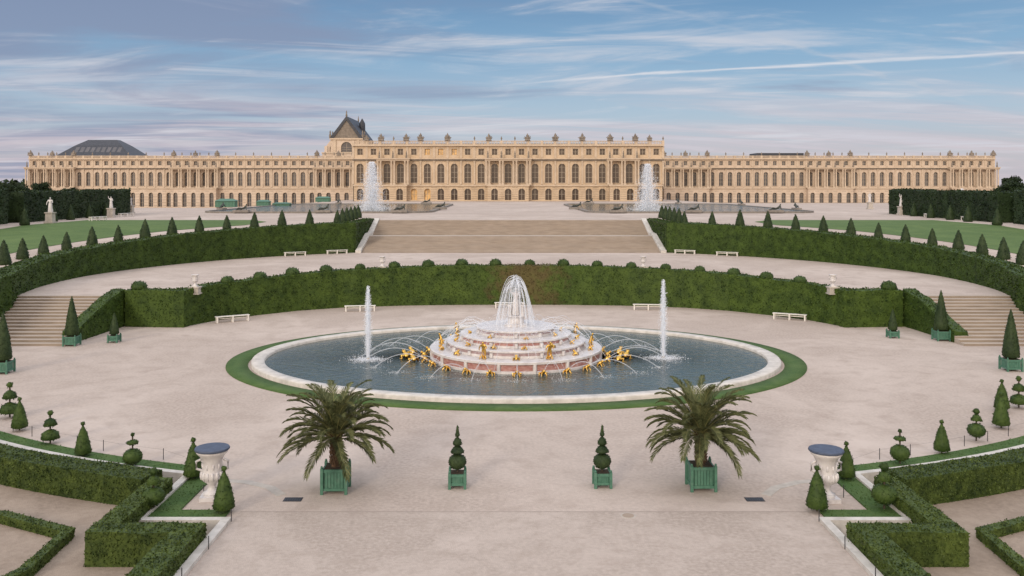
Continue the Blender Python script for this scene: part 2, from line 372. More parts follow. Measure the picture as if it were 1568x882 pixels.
for k in range(6):
    put('deciduous_tree',trees[k%2],(88+k*3.4,158+random.uniform(-4,4),5.6),k*2+1,random.uniform(.55,.72))
for k in range(9):
    put('deciduous_tree',trees[k%2],(-(112+k*5),215+random.uniform(-6,6),4.2),k*2,random.uniform(.72,.85))
mb=MB(); C=[]
for sx in (-1,1):
    N=9000; x=RNG.uniform(205,620,N)*sx; top=9+2.5*np.sin(x*.07)+1.5*np.sin(x*.23+1); z=RNG.random(N)**.6*top+1; y=RNG.uniform(420,450,N); C.append(np.stack([x,y,z],1))
mb.cards(np.concatenate(C),1.5,0); mb.box(-620,-207,440,445,0,8,0); mb.box(207,620,440,445,0,8,0); mb.obj('distant_woodland',[treem])
# ------------------------------------------------------------ parterre d'eau basins
basin_edge=M('basin_edge_mat',(.26,.235,.21),(.17,.155,.14),scale=2)
for s in (-1,1):
    mb=MB(); a,b=14.5,58.0; y0,y1=163,240; r=7
    pts=[]
    for cx,cy,st in ((b-r,y0+r,-90),(b-r,y1-r,0),(a+r,y1-r,90),(a+r,y0+r,180)):
        for k in range(9):
            t=math.radians(st+90*k/8); pts.append((cx+r*math.cos(t),cy+r*math.sin(t)))
    P=[(x*s,y,5.9,6.34) for x,y in pts]; P.append(P[0])
    sweep(mb,P,0,.7*s,0); mb.poly([(p[0],p[1]) for p in P[:-1]],6.2,1)
    mb.obj('water_parterre_basin',[basin_edge,water])
# ------------------------------------------------------------ skinned figures
def skin_mesh(name,V,E,R,mats,sub=1,extra=None):
    me=bpy.data.meshes.new(name+'_t'); me.from_pydata(V,E,[]); o=bpy.data.objects.new(name+'_t',me); scene.collection.objects.link(o)
    md=o.modifiers.new('s','SKIN'); 
    for i,r in enumerate(R): me.skin_vertices[0].data[i].radius=(r,r)
    me.skin_vertices[0].data[0].use_root=True
    sb=o.modifiers.new('u','SUBSURF'); sb.levels=sub; sb.render_levels=sub
    dg=bpy.context.evaluated_depsgraph_get(); m2=bpy.data.meshes.new_from_object(o.evaluated_get(dg)); m2.name=name
    bpy.data.objects.remove(o); mb=MB()
    mb.add([v.co for v in m2.vertices],[tuple(p.vertices) for p in m2.polygons],0,True)
    if extra: extra(mb)
    return mb.mesh(name,mats)
def standing(raise_arm=True):
    V=[(0,0,.95),(0,0,1.1),(0,0,1.32),(0,0,1.46),(0,.0,1.54),(0,-.02,1.66),(0,-.02,1.74),
       (.19,0,1.40),(.27,-.03,1.16),(.20,-.22,1.05) ,(.17,-.28,1.08),
       (-.19,0,1.40),(-.34,-.05,1.5 if raise_arm else 1.16),(-.36,-.12,1.75 if raise_arm else .92),(-.36,-.14,1.83 if raise_arm else .84),
       (.1,0,.86),(.12,-.06,.48),(.12,0,.08),(.12,-.14,.03),(-.1,0,.86),(-.13,.0,.48),(-.12,.06,.08),(-.14,-.06,.03)]
    E=[(0,1),(1,2),(2,3),(3,4),(4,5),(5,6),(2,7),(7,8),(8,9),(9,10),(2,11),(11,12),(12,13),(13,14),(0,15),(15,16),(16,17),(17,18),(0,19),(19,20),(20,21),(21,22)]
    R=[.15,.13,.16,.07,.055,.10,.07,.075,.055,.04,.035,.075,.055,.04,.035,.11,.075,.05,.035,.11,.075,.05,.035]
    return V,E,R
def drape(mb):
    prof=[(.26,.02),(.27,.2),(.23,.5),(.21,.8),(.19,.98),(.13,1.12)]
    vs=[];n=20
    for r,z in prof:
        for k in range(n):
            t=6.283*k/n; rr=r*(1+.13*math.sin(5*t+z*2)*(1-z*.7)); vs.append((rr*math.cos(t),rr*.8*math.sin(t),z))
    mb.add(vs,[(i*n+k,i*n+(k+1)%n,(i+1)*n+(k+1)%n,(i+1)*n+k) for i in range(len(prof)-1) for k in range(n)],0,True)
V,E,R=standing(); statue1=skin_mesh('marble_figure',V,E,R,[marble],1,drape)
V,E,R=standing(False); statue2=skin_mesh('marble_figure_b',V,E,R,[marble],1,drape)
V,E,R=standing(False); goldfig=skin_mesh('gilded_figure',[(x,y-.25*max(0,z-.9),z*.8) for x,y,z in V],E,R,[gold],1)
V=[(0,0,.3),(.25,0,.45),(.5,0,.7),(.58,0,.85),(.62,-.02,1.0),(.62,-.02,1.08),(.6,-.2,.6),(.62,-.3,.32),(.75,-.4,.2),(.45,.2,.6),(.2,.3,.5),(0,.25,.42),(-.3,-.1,.4),(-.6,-.1,.5),(-.95,-.12,.15),(-.3,.1,.3),(-.75,.15,.25),(-1.15,.18,.12)]
E=[(0,1),(1,2),(2,3),(3,4),(4,5),(2,6),(6,7),(7,8),(2,9),(9,10),(10,11),(0,12),(12,13),(13,14),(0,15),(15,16),(16,17)]
R=[.18,.17,.18,.08,.12,.08,.09,.07,.05,.09,.07,.05,.13,.09,.06,.13,.09,.06]
recl=skin_mesh('bronze_reclining_figure',V,E,R,[bronze,basin_edge],1,lambda mb: mb.box(-1.4,1.0,-.5,.5,-.25,.12,1))
for s in (-1,1):
    for k,(x,y) in enumerate([(20,162.7),(34,162.7),(49,162.7),(58.3,180),(14.2,185),(58.3,222),(22,240.3),(46,240.3)]):
        put('bronze_river_god_statue',recl,(x*s,y,6.45),(0 if k<3 else 1.57*(k%2)),1.2)
def pedestal_statue(x,y,z,me,rz=0,sc=1.15,ph=1.5):
    e=empty('statue_on_pedestal',(x,y,z)); mb=MB()
    mb.box(-.6,.6,-.6,.6,0,.25); mb.frus(0,0,.95,.9,.25,ph-.15); mb.box(-.56,.56,-.56,.56,ph-.15,ph)
    mb.obj('pedestal',[stone],parent=e); put('figure',me,(0,0,ph),rz,sc,parent=e)
for k,(px,py) in enumerate([(77,342),(170,333),(200,327)]):
    x,y=G(px,py,6); pedestal_statue(x,y,6,statue1 if k%2 else statue2,.2,1.15-.1*k)
for k,(px,py) in enumerate([(1380,329),(1332,320)]):
    x,y=G(px,py,6); pedestal_statue(x,y,6,statue1 if k%2==0 else statue2,.2,1.2)
def vase_mesh(name,s=1.0,mat=None,cover=False):
    mb=MB(); mb.box(-.32*s,.32*s,-.32*s,.32*s,0,.12*s)
    pr=[(.26,.12),(.27,.2),(.16,.26),(.12,.36),(.13,.45),(.27,.56),(.34,.7),(.30,.82),(.29,1.15),(.36,1.3),(.46,1.4),(.47,1.46),(.40,1.46),(.36,1.35)]
    mb.lathe(0,0,[(r*s,z*s) for r,z in pr],20,0,cap=False)
    for k in range(14):
        t=6.283*k/14; mb.ellipsoid((.31*s*math.cos(t),.31*s*math.sin(t),.72*s),(.06*s,.06*s,.13*s),0,6,4)
    for k in range(10):
        t=6.283*k/10; mb.ellipsoid((.285*s*math.cos(t),.285*s*math.sin(t),1.0*s),(.04*s,.04*s,.1*s),0,6,4)
    for sg in (-1,1): mb.tube([(sg*.3*s,0,.85*s),(sg*.46*s,0,.9*s),(sg*.47*s,0,1.12*s),(sg*.33*s,0,1.18*s)],.04*s,6)
    if cover: mb.lathe(0,0,[(.50*s,1.47*s),(.52*s,1.50*s),(.50*s,1.54*s)],24,1)
    return mb.mesh(name,[mat or marble,leadm])
urn=vase_mesh('stone_urn',1.17,marble,True); vas=vase_mesh('garden_vase',.62)
for px,py in ((325,763),(1265,766)):
    x,y=G(px,py); put('stone_urn',urn,(x,y,0),.1)
for s in (-1,1):
    for x,y,zt in ((12.1,82.2,3.3),(25.4,70.6,2.75)):
        e=empty('vase_on_pedestal',(x*s,y,2.4)); mb=MB(); h=zt-2.4+.25
        mb.box(-.42,.42,-.42,.42,0,.1); mb.box(-.36,.36,-.36,.36,.1,h-.1); mb.box(-.42,.42,-.42,.42,h-.1,h); mb.obj('pedestal',[stone],parent=e)
        put('vase',vas,(0,0,h),0,1.05,parent=e)
# ------------------------------------------------------------ benches
def bench_mesh():
    mb=MB(); L=1.35
    for k in range(3): mb.box(-L,L,-.22+.15*k,-.09+.15*k,.45,.50)
    for x in (-L+.12,0,L-.12):
        mb.box(x-.05,x+.05,-.22,-.14,0,.447); mb.box(x-.05,x+.05,.13,.21,0,.447); mb.box(x-.04,x+.04,-.139,.129,.36,.44)
    mb.box(-L+.17,L-.17,-.02,.02,.28,.34)
    return mb.mesh('garden_bench',[white])
bme=bench_mesh()
for px,py,z,r in [(357,492,0,.55),(552,476,0,.12),(780,471,0,0),(992,474,0,-.12),(1208,489,0,-.5)]:
    x,y=G(px,py,z); put('garden_bench',bme,(x,y-.2,z),r)
for s in (-1,1):
    for ph in (36.0,44.5):
        a=math.radians(ph); R=Rin(a)-1.0; put('garden_bench',bme,(R*math.sin(a)*s,82+R*math.cos(a),2.4),-.45*s,1.0)
for px,py in ((150,338),(193,332),(1420,333),(1478,338)):
    x,y=G(px,py,6); put('garden_bench',bme,(x,y,6),1.3,1.2)
# ------------------------------------------------------------ planters
def planter(mb,w,h,m=0):
    a=w/2
    mb.box(-a*.86,a*.86,-a*.86,a*.86,.12,h-.02,m)
    for x in (-1,1):
        for y in (-1,1):
            mb.box(x*a-.05,x*a+.05,y*a-.05,y*a+.05,0,h+.03,m); mb.ellipsoid((x*a,y*a,h+.07),(.045,.045,.055),m,8,5)
    for z0,z1 in ((.12,.22),(h-.12,h-.02)):
        for s in (-1,1):
            mb.box(-a+.05,a-.05,s*a*.93-.03,s*a*.93+.03,z0,z1,m); mb.box(s*a*.93-.03,s*a*.93+.03,-a+.05,a-.05,z0,z1,m)
    n=6
    for k in range(n):
        c=-a+.1+(2*a-.2)*(k+.5)/n; w2=(2*a-.2)/n*.42
        for s in (-1,1):
            mb.box(c-w2,c+w2,s*a*.9-.015,s*a*.9+.015,.221,h-.121,m); mb.box(s*a*.9-.015,s*a*.9+.015,c-w2,c+w2,.221,h-.121,m)
    mb.box(-a*.84,a*.84,-a*.84,a*.84,h-.018,h-.008,1)
def potted(name,segs,w,h,dens,size):
    mb=MB(); planter(mb,w,h)
    top=max(z for sg in segs for r,z in sg); mb.tube([(0,0,h-.03),(0,0,top-.05)],.03,6,2)
    f0=len(mb.f)
    for sg in segs: mb.lathe(0,0,sg,14,3)
    mb.leaves(f0,dens,size,.012,3)
    return mb.mesh(name,[greenp,soil,bark,topm])
def ballp(r,zc,k=1.0,n=8): return [(max(.01,r*math.sin(math.pi*i/n)),zc-k*r*math.cos(math.pi*i/n)) for i in range(n+1)]
spir=potted('potted_topiary',[ballp(.33,.92,.85),[(.05,1.24),(.25,1.26),(.235,1.32),(.15,1.44),(.06,1.52),(.02,1.53)],[(.04,1.52),(.16,1.54),(.165,1.62),(.11,1.72),(.05,1.80),(.02,1.81)],ballp(.09,1.9,1),[(.05,1.97),(.06,2.02),(.03,2.2),(.01,2.25)]],.56,.55,650,.022)
for px,py in ((700,748),(923,747)):
    x,y=G(px,py); put('potted_topiary',spir,(x,y+.2,0),.03)
tall=potted('potted_yew_cone',[[(.32,.75),(.46,.85),(.45,1.2),(.33,2.1),(.16,3.0),(.02,3.6)]],.85,.7,160,.05)
small=potted('potted_yew_cone_small',[[(.22,.55),(.32,.62),(.3,.9),(.18,1.5),(.02,2.1)]],.62,.5,180,.045)
for px,py,me,sc in ((110,529,tall,.95),(1441,521,tall,1.0),(5,571,tall,1.0),(1548,567,tall,1.02),(175,524,small,1),(1367,517,small,1)):
    x,y=G(px,py); put('potted_yew_cone',me,(x,y,0),0,sc)
def tp(name,segs):
    mb=MB(); top=max(z for sg in segs for r,z in sg); mb.tube([(0,0,0),(0,0,top-.05)],.03,6,1)
    f0=len(mb.f)
    for sg in segs: mb.lathe(0,0,sg,14,0)
    mb.leaves(f0,520,.028,.014,0); return mb.mesh(name,[topm2,bark])
T=[tp('cone_topiary_low',[[(.2,.1),(.31,.15),(.28,.4),(.16,.9),(.03,1.2)],ballp(.08,1.28,1)]),
   tp('tiered_topiary',[ballp(.34,.42,.8),[(.05,.78),(.21,.82),(.12,1.0),(.03,1.05)],ballp(.12,1.17,1)]),
   tp('pagoda_topiary',[[(.2,.15),(.34,.2),(.28,.42),(.06,.54)],[(.06,.66),(.25,.7),(.18,.88),(.04,.98)],ballp(.10,1.17,1)]),
   tp('ball_and_disc_topiary',[ballp(.34,.42,.85),[(.05,.86),(.20,.9),(.20,.97),(.05,1.02)],ballp(.07,1.22,1)])]
lst=[(15,640,2,1.35),(30,660,0,1.15),(77,680,2,1.1),(127,700,0,1.05),(203,718,3,1.1),(296,734,0,1.1),(235,782,1,1.15),(343,786,0,1.15),
     (1534,630,0,1.2),(1533,656,0,1.2),(1495,676,1,1.1),(1442,695,0,1.05),(1378,712,3,1.05),(1296,735,0,1.1),(1354,781,1,1.2),(1251,784,0,1.15),(1560,625,2,1.3)]
for px,py,k,sc in lst:
    x,y=G(px,py); put('topiary_bush',T[k],(x,y,.03),random.random()*6,sc*random.uniform(.94,1.04))
for s in (-1,1):
    mb=MB(); g=[(10.1*s,30.35,0,0),(11.3*s,30.35,0,0),(11.3*s,33.2,0,0)]+[(*(p[0]*s,p[1]),0,0) for p in [ell(-1.25,t_end*.94*(1-k/24)) for k in range(24)]]
    R_=resample(g,1.0); 
    for k,p in enumerate(R_):
        if k%2==0: mb.tube([(p[0],p[1],0),(p[0],p[1],.45)],.015,5,0)
    mb.tube([(p[0],p[1],.4) for p in R_],.003,3,0); mb.obj('low_wire_fence',[iron])
    mb=MB()
    for k in range(10): mb.tube([(9.55*s,28.8-2.2*k,.1),(9.55*s,28.8-2.2*k,.5)],.015,5,0)
    mb.obj('low_wire_fence',[iron])
for s in (-1,1):
    mb=MB(); P=[(11.2*s,33.1,0,.012),(10.2*s,32.9,0,.012),(9.2*s,32.3,0,.012),(8.6*s,31.5,0,.012)]; sweep(mb,P,-.18,.18,0,.4); mb.obj('paved_gutter',[stone])
    mb=MB(); x,y=8.1*s,31.1; mb.box(x-.32,x+.32,y-.2,y+.2,0,.01,0)
    for k in range(7): mb.box(x-.28+.085*k,x-.24+.085*k,y-.17,y+.17,.0101,.02,1)
    mb.obj('drain_grate',[iron,slate])
mb=MB(); x,y=G(962,790); mb.lathe(x,y,[(.26,0),(.26,.012),(.22,.016)],24,0,sm=False); mb.lathe(x,y,[(.2,.016),(.2,.022)],24,1,sm=False); mb.obj('manhole_cover',[stone,gravel3])
# ------------------------------------------------------------ palms
def palm(seed):
    random.seed(seed); mb=MB(); planter(mb,.86,.90)
    ct=1.95
    pts=[(0,0,.85),(.02,0,1.25),(0,.02,1.6),(0,0,ct)]; mb.tube(pts,[.19,.16,.17,.22],10,2)
    for k in range(110):
        z=.93+1.05*k/110; a=k*2.4; r=.16; mb.tube([(r*math.cos(a),r*math.sin(a),z),((r+.08)*math.cos(a),(r+.08)*math.sin(a),z+.12)],[.035,.012],4,2)
    nf=66
    for k in range(nf):
        a=k*2.39996+random.uniform(-.2,.2); q=k/nf
        el=math.radians(80-88*q**1.1+random.uniform(-7,7)); L=random.uniform(1.9,2.45)*(1-.10*q); n=18
        p=Vector((.08*math.cos(a),.08*math.sin(a),ct+.12-.15*q)); pts=[p.copy()]; e=el; tw=random.uniform(-.3,.3)
        az=a; tot=math.radians(random.uniform(55,88)) if q<.7 else math.radians(random.uniform(48,72))
        for i in range(n):
            d=Vector((math.cos(e)*math.cos(az),math.cos(e)*math.sin(az),math.sin(e))); p=p+d*(L/n); pts.append(p.copy())
            e-= tot*(i+1)/(n*(n+1)/2); az+=tw/n
        mb.tube(pts,[.022*(1-i/(n+2)) for i in range(n+1)],4,4)
        V_=[];F_=[]
        m=56
        for i in range(7,m):
            t=i/m; f=t*n; j=min(n-1,int(f)); pp=pts[j].lerp(pts[j+1],f-j); d=(pts[j+1]-pts[j]).normalized()
            side=d.cross(Vector((0,0,1))); 
            if side.length<.05: side=Vector((-math.sin(a),math.cos(a),0))
            side.normalize(); up=side.cross(d)
            ll=.42*math.sin(math.pi*min(1,.10+.86*t))**.6*random.uniform(.8,1.1)
            for sg in (-1,1):
                dd=(d*(.75+.4*t)+side*sg*.66+up*.28+Vector((random.uniform(-.12,.12),random.uniform(-.12,.12),random.uniform(-.18,.06)))).normalized()
                w=dd.cross(up).normalized()*.014; mid=pp+dd*ll*.5; tip=pp+dd*ll+Vector((0,0,-.06))
                o=len(V_); V_+=[pp-w*.5,pp+w*.5,mid+w,tip,mid-w]; F_+=[(o,o+1,o+2,o+3,o+4)]
        mb.add(V_,F_,3)
    return mb.mesh('date_palm',[greenp,soil,palmd,palmm,rachm])
for k,(px,py) in enumerate(((511,757),(1077,753))):
    x,y=G(px,py); put('potted_date_palm',palm(11+k),(x,y+.4,0),.02)
# ------------------------------------------------------------ fountain
fe=empty('latona_fountain',(0,56.8,0))
mb=MB(); mb.lathe(0,0,[(0,0),(0,.05),(-1.3,.055),(-1.3,.0)],128,0,a=18.1,b=13.55,cap=False); mb.obj('grass_ring',[grassr],(0,56.8,0))
mb=MB(); mb.lathe(0,0,[(0,0),(0,.22),(-.03,.26),(-.75,.26),(-.8,.20),(-.8,-.3)],128,0,a=16.6,b=12.15,cap=False)
mb.obj('basin_rim',[kerbm],parent=fe)
mb=MB(); mb.lathe(0,0,[(-15.7,.085),(0.15,.085)],128,0,a=15.7,b=11.25,cap=False); mb.obj('water_surface',[water],parent=fe)
mb=MB()
tiers=[(5.35,0,.78),(4.35,.78,1.22),(3.45,1.22,1.66),(2.45,1.66,2.08)]
for i,(r,z0,z1) in enumerate(tiers):
    if i==0:
        mb.lathe(0,0,[(r+.12,z0),(r+.12,z0+.2),(r+.02,z0+.24)],64,0,cap=False,sm=False)
        mb.lathe(0,0,[(r,z0+.2),(r+.0,z1-.16)],64,1,cap=False,sm=False)
        mb.lathe(0,0,[(r+.02,z1-.18),(r+.14,z1-.15),(r+.14,z1-.02),(r+.1,z1)],64,0,sm=False)
    else:
        mb.lathe(0,0,[(r,z0),(r,z0+.14)],64,0,cap=False,sm=False); mb.lathe(0,0,[(r-.01,z0+.13),(r-.01,z1-.13)],64,1 if i==2 else 2,cap=False,sm=False)
        mb.lathe(0,0,[(r,z1-.14),(r+.1,z1-.1),(r+.1,z1-.01),(r+.06,z1)],64,0,sm=False)
    n=[16,18,14,10][i]
    for k in range(n):
        t=6.283*(k+.5)/n; c,s_=math.cos(t),math.sin(t); rr=r+.05
        mb.lathe(rr*c,rr*s_,[(.12,z0+.02),(.12,z1-.15)],6,0,sm=False)
mb.lathe(0,0,[(.75,2.08),(.75,2.2),(.55,2.25),(.5,2.6),(.62,2.68),(.62,2.74)],24,0,sm=False)
mb.obj('marble_tiers',[marble,redm,pinkm],parent=fe)
put('latona_figure',statue1,(0,0,2.74),.2,1.0,parent=fe); put('child_figure',statue2,(.42,-.1,2.6),.5,.55,parent=fe); put('child_figure',statue2,(-.4,-.05,2.6),-.5,.55,parent=fe)
def frog():
    mb=MB(); R1=Matrix.Rotation(-.5,3,'Y')
    mb.ellipsoid((0,0,.2),(.24,.15,.13),0,10,7,R1); mb.ellipsoid((.2,0,.34),(.12,.11,.09),0,8,6)
    for s in (-1,1):
        mb.tube([(-.12,s*.12,.16),(.05,s*.26,.2),(-.1,s*.24,.04),(.1,s*.3,.02)],[.07,.06,.045,.03],6); mb.tube([(.12,s*.1,.2),(.2,s*.17,.1),(.27,s*.17,.02)],[.05,.04,.03],6)
        mb.ellipsoid((.24,s*.06,.42),(.03,.03,.03),0,6,4)
    return mb.mesh('gilded_frog',[gold])
fm=frog()
for (r,z,n,sc,off) in ((5.85,.05,24,.9,0),(4.85,.78,15,.72,.1),(3.9,1.22,13,.62,0),(2.95,1.66,8,.5,.2)):
    for k in range(n):
        t=6.283*k/n+off; put('frog',fm,(r*math.cos(t),r*math.sin(t),z),t+(math.pi if r<5 and k%2 else 0),sc,parent=fe)
for t in (-1.98,-1.16,-2.85,-.29,.6,2.5):
    put('lycian_peasant_figure',goldfig,(4.85*math.cos(t),4.85*math.sin(t),.78),t+1.57,.75,parent=fe)
for s in (-1,1):
    for dx,dy in ((6.7,.6),(7.0,-.5),(6.4,-1.6)):
        put('frog',fm,(s*dx,dy,.05),1.0 if s>0 else 2.2,1.2,parent=fe)
def arc_pts(a,b,h,n=12):
    a=Vector(a);b=Vector(b); return [a.lerp(b,i/n)+Vector((0,0,4*h*(i/n)*(1-i/n))) for i in range(n+1)]
mb=MB(); spl=[]
for k in range(24):
    t=6.283*k/24; c,s_=math.cos(t),math.sin(t)
    out=(8.6*c*1.15,7.4*s_,.09); mb.tube(arc_pts((6.1*c,6.1*s_,.4),out,random.uniform(.5,.8)),.022,4); spl.append(out)
for k in range(70):
    t=6.283*k/70; c,s_=math.cos(t),math.sin(t); r0,z0=random.choice([(5.3,.9),(4.4,1.4),(5.8,.4)])
    mb.tube(arc_pts((r0*c,r0*s_,z0),(random.uniform(1.4,3)*c,random.uniform(1.4,3)*s_,1.9),random.uniform(.4,1.0)),.013,4)
for k in range(56):
    t=6.283*k/56+random.uniform(-.1,.1); c,s_=math.cos(t),math.sin(t); hh=random.uniform(4.6,5.3); ro=random.uniform(.9,1.4)
    P=[(ro*math.sqrt(i/12)*c*.95+.1*c,ro*math.sqrt(i/12)*s_*.95+.1*s_,hh-(hh-2.1)*(i/12)**1.3) for i in range(13)]; mb.tube(P,.018,4)
C=[]
for o_ in spl:
    N=150; C.append(np.array(o_)+RNG.normal(size=(N,3))*np.array([.42,.30,.04])+np.array([0,0,.05]))
N=2000; u=RNG.random(N); C.append(np.stack([RNG.normal(0,1,N)*(.1+.38*u),RNG.normal(0,1,N)*(.1+.38*u),5.3-3.1*u],1))
N=1800; t=RNG.random(N)*6.283; r=RNG.uniform(1,5.4,N); C.append(np.stack([r*np.cos(t),r*np.sin(t),2.7-r*.33+RNG.random(N)*.5],1))
N=1300; t=RNG.random(N)*6.283; r=RNG.uniform(5.6,6.6,N); C.append(np.stack([r*np.cos(t),r*np.sin(t),.12+RNG.random(N)**2*.4],1))
mb.cards(np.concatenate(C),.035,0); mb.obj('water_jets',[arcm],parent=fe)
def jet(name,x,y,z,h,w,N,size,mat):
    mb=MB(); u=RNG.random(N)**.95
    prof=w*(.30+.75*np.sin(np.pi*np.clip(u,0,1))**.7*(1-.5*u)); 
    C=np.stack([RNG.normal(0,1,N)*prof*.42,RNG.normal(0,1,N)*prof*.42,u*h*(1-.12*RNG.random(N)**2)],1)
    mb.cards(C,size,0,asp=.4)
    N2=N//5; C=np.stack([RNG.normal(0,1,N2)*w*1.7,RNG.normal(0,1,N2)*w*1.2,np.abs(RNG.normal(0,.12,N2))*w],1); mb.cards(C,size,0)
    mb.tube([(0,0,0),(0,0,h*.5),(0,0,h*.93)],[w*.3,w*.3,w*.08],8,0)
    mb.lathe(0,0,[(.25*w+.06,-.1),(.2*w+.05,.12)],8,1)
    return mb.obj(name,[mat,stone],(x,y,z))
jet('fountain_jet',-9.3,55.7,.09,4.65,.32,6500,.038,spray); jet('fountain_jet',9.35,56.2,.09,5.0,.32,6500,.038,spray)
def plume(x,y,z,h,w,N,size):
    mb=MB(); u=RNG.random(N)**1.35
    pr=w*(.09+.34*np.clip(1-u,0,1)**.75*(1-.35*np.exp(-u*9)))
    C=np.stack([RNG.normal(0,1,N)*pr*.6,RNG.normal(0,1,N)*pr*.6,u*h],1); mb.cards(C,size,0,asp=.5)
    for j in range(40):
        a=random.random()*6.28; r=random.random()**1.4*w*.42; hh=h*(1-(r/w)*1.2)*random.uniform(.75,1.03)
        q=RNG.random(110); C=np.stack([r*math.cos(a)*q+RNG.normal(0,.05,110),r*math.sin(a)*q+RNG.normal(0,.05,110),q*hh],1); mb.cards(C,size*.8,0,asp=.35)
    N2=N//7; C=np.stack([RNG.normal(0,1,N2)*w*.45,RNG.normal(0,1,N2)*w*.4,np.abs(RNG.normal(0,.08,N2))*h],1); mb.cards(C,size,0)
    mb.lathe(0,0,[(.6,-.3),(.5,.15)],10,1); mb.obj('fountain_plume',[mist,stone],(x,y,z))
x,y=G(568,324,6); plume(x,y+1,6.2,9.6,4.9,13000,.14)
x,y=G(993,324,6); plume(x,y+1,6.2,9.2,4.9,13000,.14)
plume(-150,285,4.6,4.6,2.4,900,.2); plume(146,285,5,5.2,3.0,900,.2)
def kiosk(px,py,w,h,z=6):
    x,y=G(px,py,z); mb=MB(); mb.box(-w/2,w/2,-1.2,1.2,0,h*.72)
    for k in range(int(w/.8)+1): mb.box(-w/2+.8*k-.06,-w/2+.8*k+.06,-1.27,-1.205,0,h*.72)
    a=w/2+.25; mb.add([(-a,-1.5,h*.72),(a,-1.5,h*.72),(a,1.5,h*.72),(-a,1.5,h*.72),(-a*.6,0,h),(a*.6,0,h)],[(0,1,5,4),(1,2,5),(2,3,4,5),(3,0,4)],0)
    mb.obj('garden_kiosk',[greenp],(x,y,z))
kiosk(347,317,4.6,2.0); kiosk(404,315,3.0,1.5); kiosk(432,316,4.0,1.0); kiosk(495,309,4.4,1.7)
# ------------------------------------------------------------ palace
pal=empty('palace',(0,295,0))
def bay(mb,xc,w,Y,z0,z1,ow,oa,ob,arch,d,wm,gm,fm_,mull=True):
    xl,xr=xc-w/2,xc+w/2; a,b=xc-ow/2,xc+ow/2
    mb.quad((xl,Y,z0),(a,Y,z0),(a,Y,z1),(xl,Y,z1),wm); mb.quad((b,Y,z0),(xr,Y,z0),(xr,Y,z1),(b,Y,z1),wm)
    if oa>z0+.01: mb.quad((a,Y,z0),(b,Y,z0),(b,Y,oa),(a,Y,oa),wm)
    if arch:
        zs=ob-ow/2; n=8; P=[(xc-ow/2*math.cos(math.pi*k/n),zs+ow/2*math.sin(math.pi*k/n)) for k in range(n+1)]
    else:
        zs=ob; P=[(a,ob),(b,ob)]
    for p,q in zip(P[:-1],P[1:]):
        mb.quad((p[0],Y,p[1]),(q[0],Y,q[1]),(q[0],Y,z1),(p[0],Y,z1),wm); mb.quad((p[0],Y,p[1]),(q[0],Y,q[1]),(q[0],Y+d,q[1]),(p[0],Y+d,p[1]),wm)
    for x in (a,b): mb.quad((x,Y,oa),(x,Y,zs),(x,Y+d,zs),(x,Y+d,oa),wm)
    mb.quad((a,Y,oa),(b,Y,oa),(b,Y+d,oa),(a,Y+d,oa),wm)
    outl=[(a,oa)]+P+[(b,oa)]
    mb.add([(p[0],Y+d,p[1]) for p in outl],[tuple(range(len(outl)))],gm)
    if mull:
        t=.06; mb.box(xc-t,xc+t,Y+d-.1,Y+d-.02,oa,ob-.05,fm_)
        k=max(2,int((ob-oa)/1.3))
        for i in range(1,k): 
            z=oa+(zs-oa)*i/(k-1) if k>2 else (oa+ob)/2
            mb.box(a,b,Y+d-.09,Y+d-.025,z-.045,z+.045,fm_)
        mb.box(a,a+.1,Y+d-.11,Y+d-.015,oa,zs,fm_); mb.box(b-.1,b,Y+d-.11,Y+d-.015,oa,zs,fm_)
def trophy(mb,x,y,z,s,m):
    mb.frus(x,y,1.7*s,1.4*s,z,z+.5*s,m); mb.lathe(x,y,[(.5*s,z+.5*s),(.62*s,z+.85*s),(.35*s,z+1.2*s),(.38*s,z+1.45*s),(.22*s,z+1.8*s),(.03*s,z+2.2*s)],8,m)
    for k in range(7):
        a=-1.25+2.5*k/6+random.uniform(-.12,.12); l=random.uniform(.9,1.35)
        mb.tube([(x,y,z+.4*s),(x+l*s*math.sin(a),y,z+.5*s+l*s*math.cos(a))],[.22*s,.07*s],5,m)
    for sg in (-1,1): mb.ellipsoid((x+sg*.6*s,y-.1,z+.75*s),(.34*s,.25*s,.42*s),m,7,5)
def rvase(mb,x,y,z,s,m): mb.lathe(x,y,[(.25*s,z),(.12*s,z+.3*s),(.35*s,z+.8*s),(.2*s,z+1.1*s),(.05*s,z+1.6*s)],7,m)
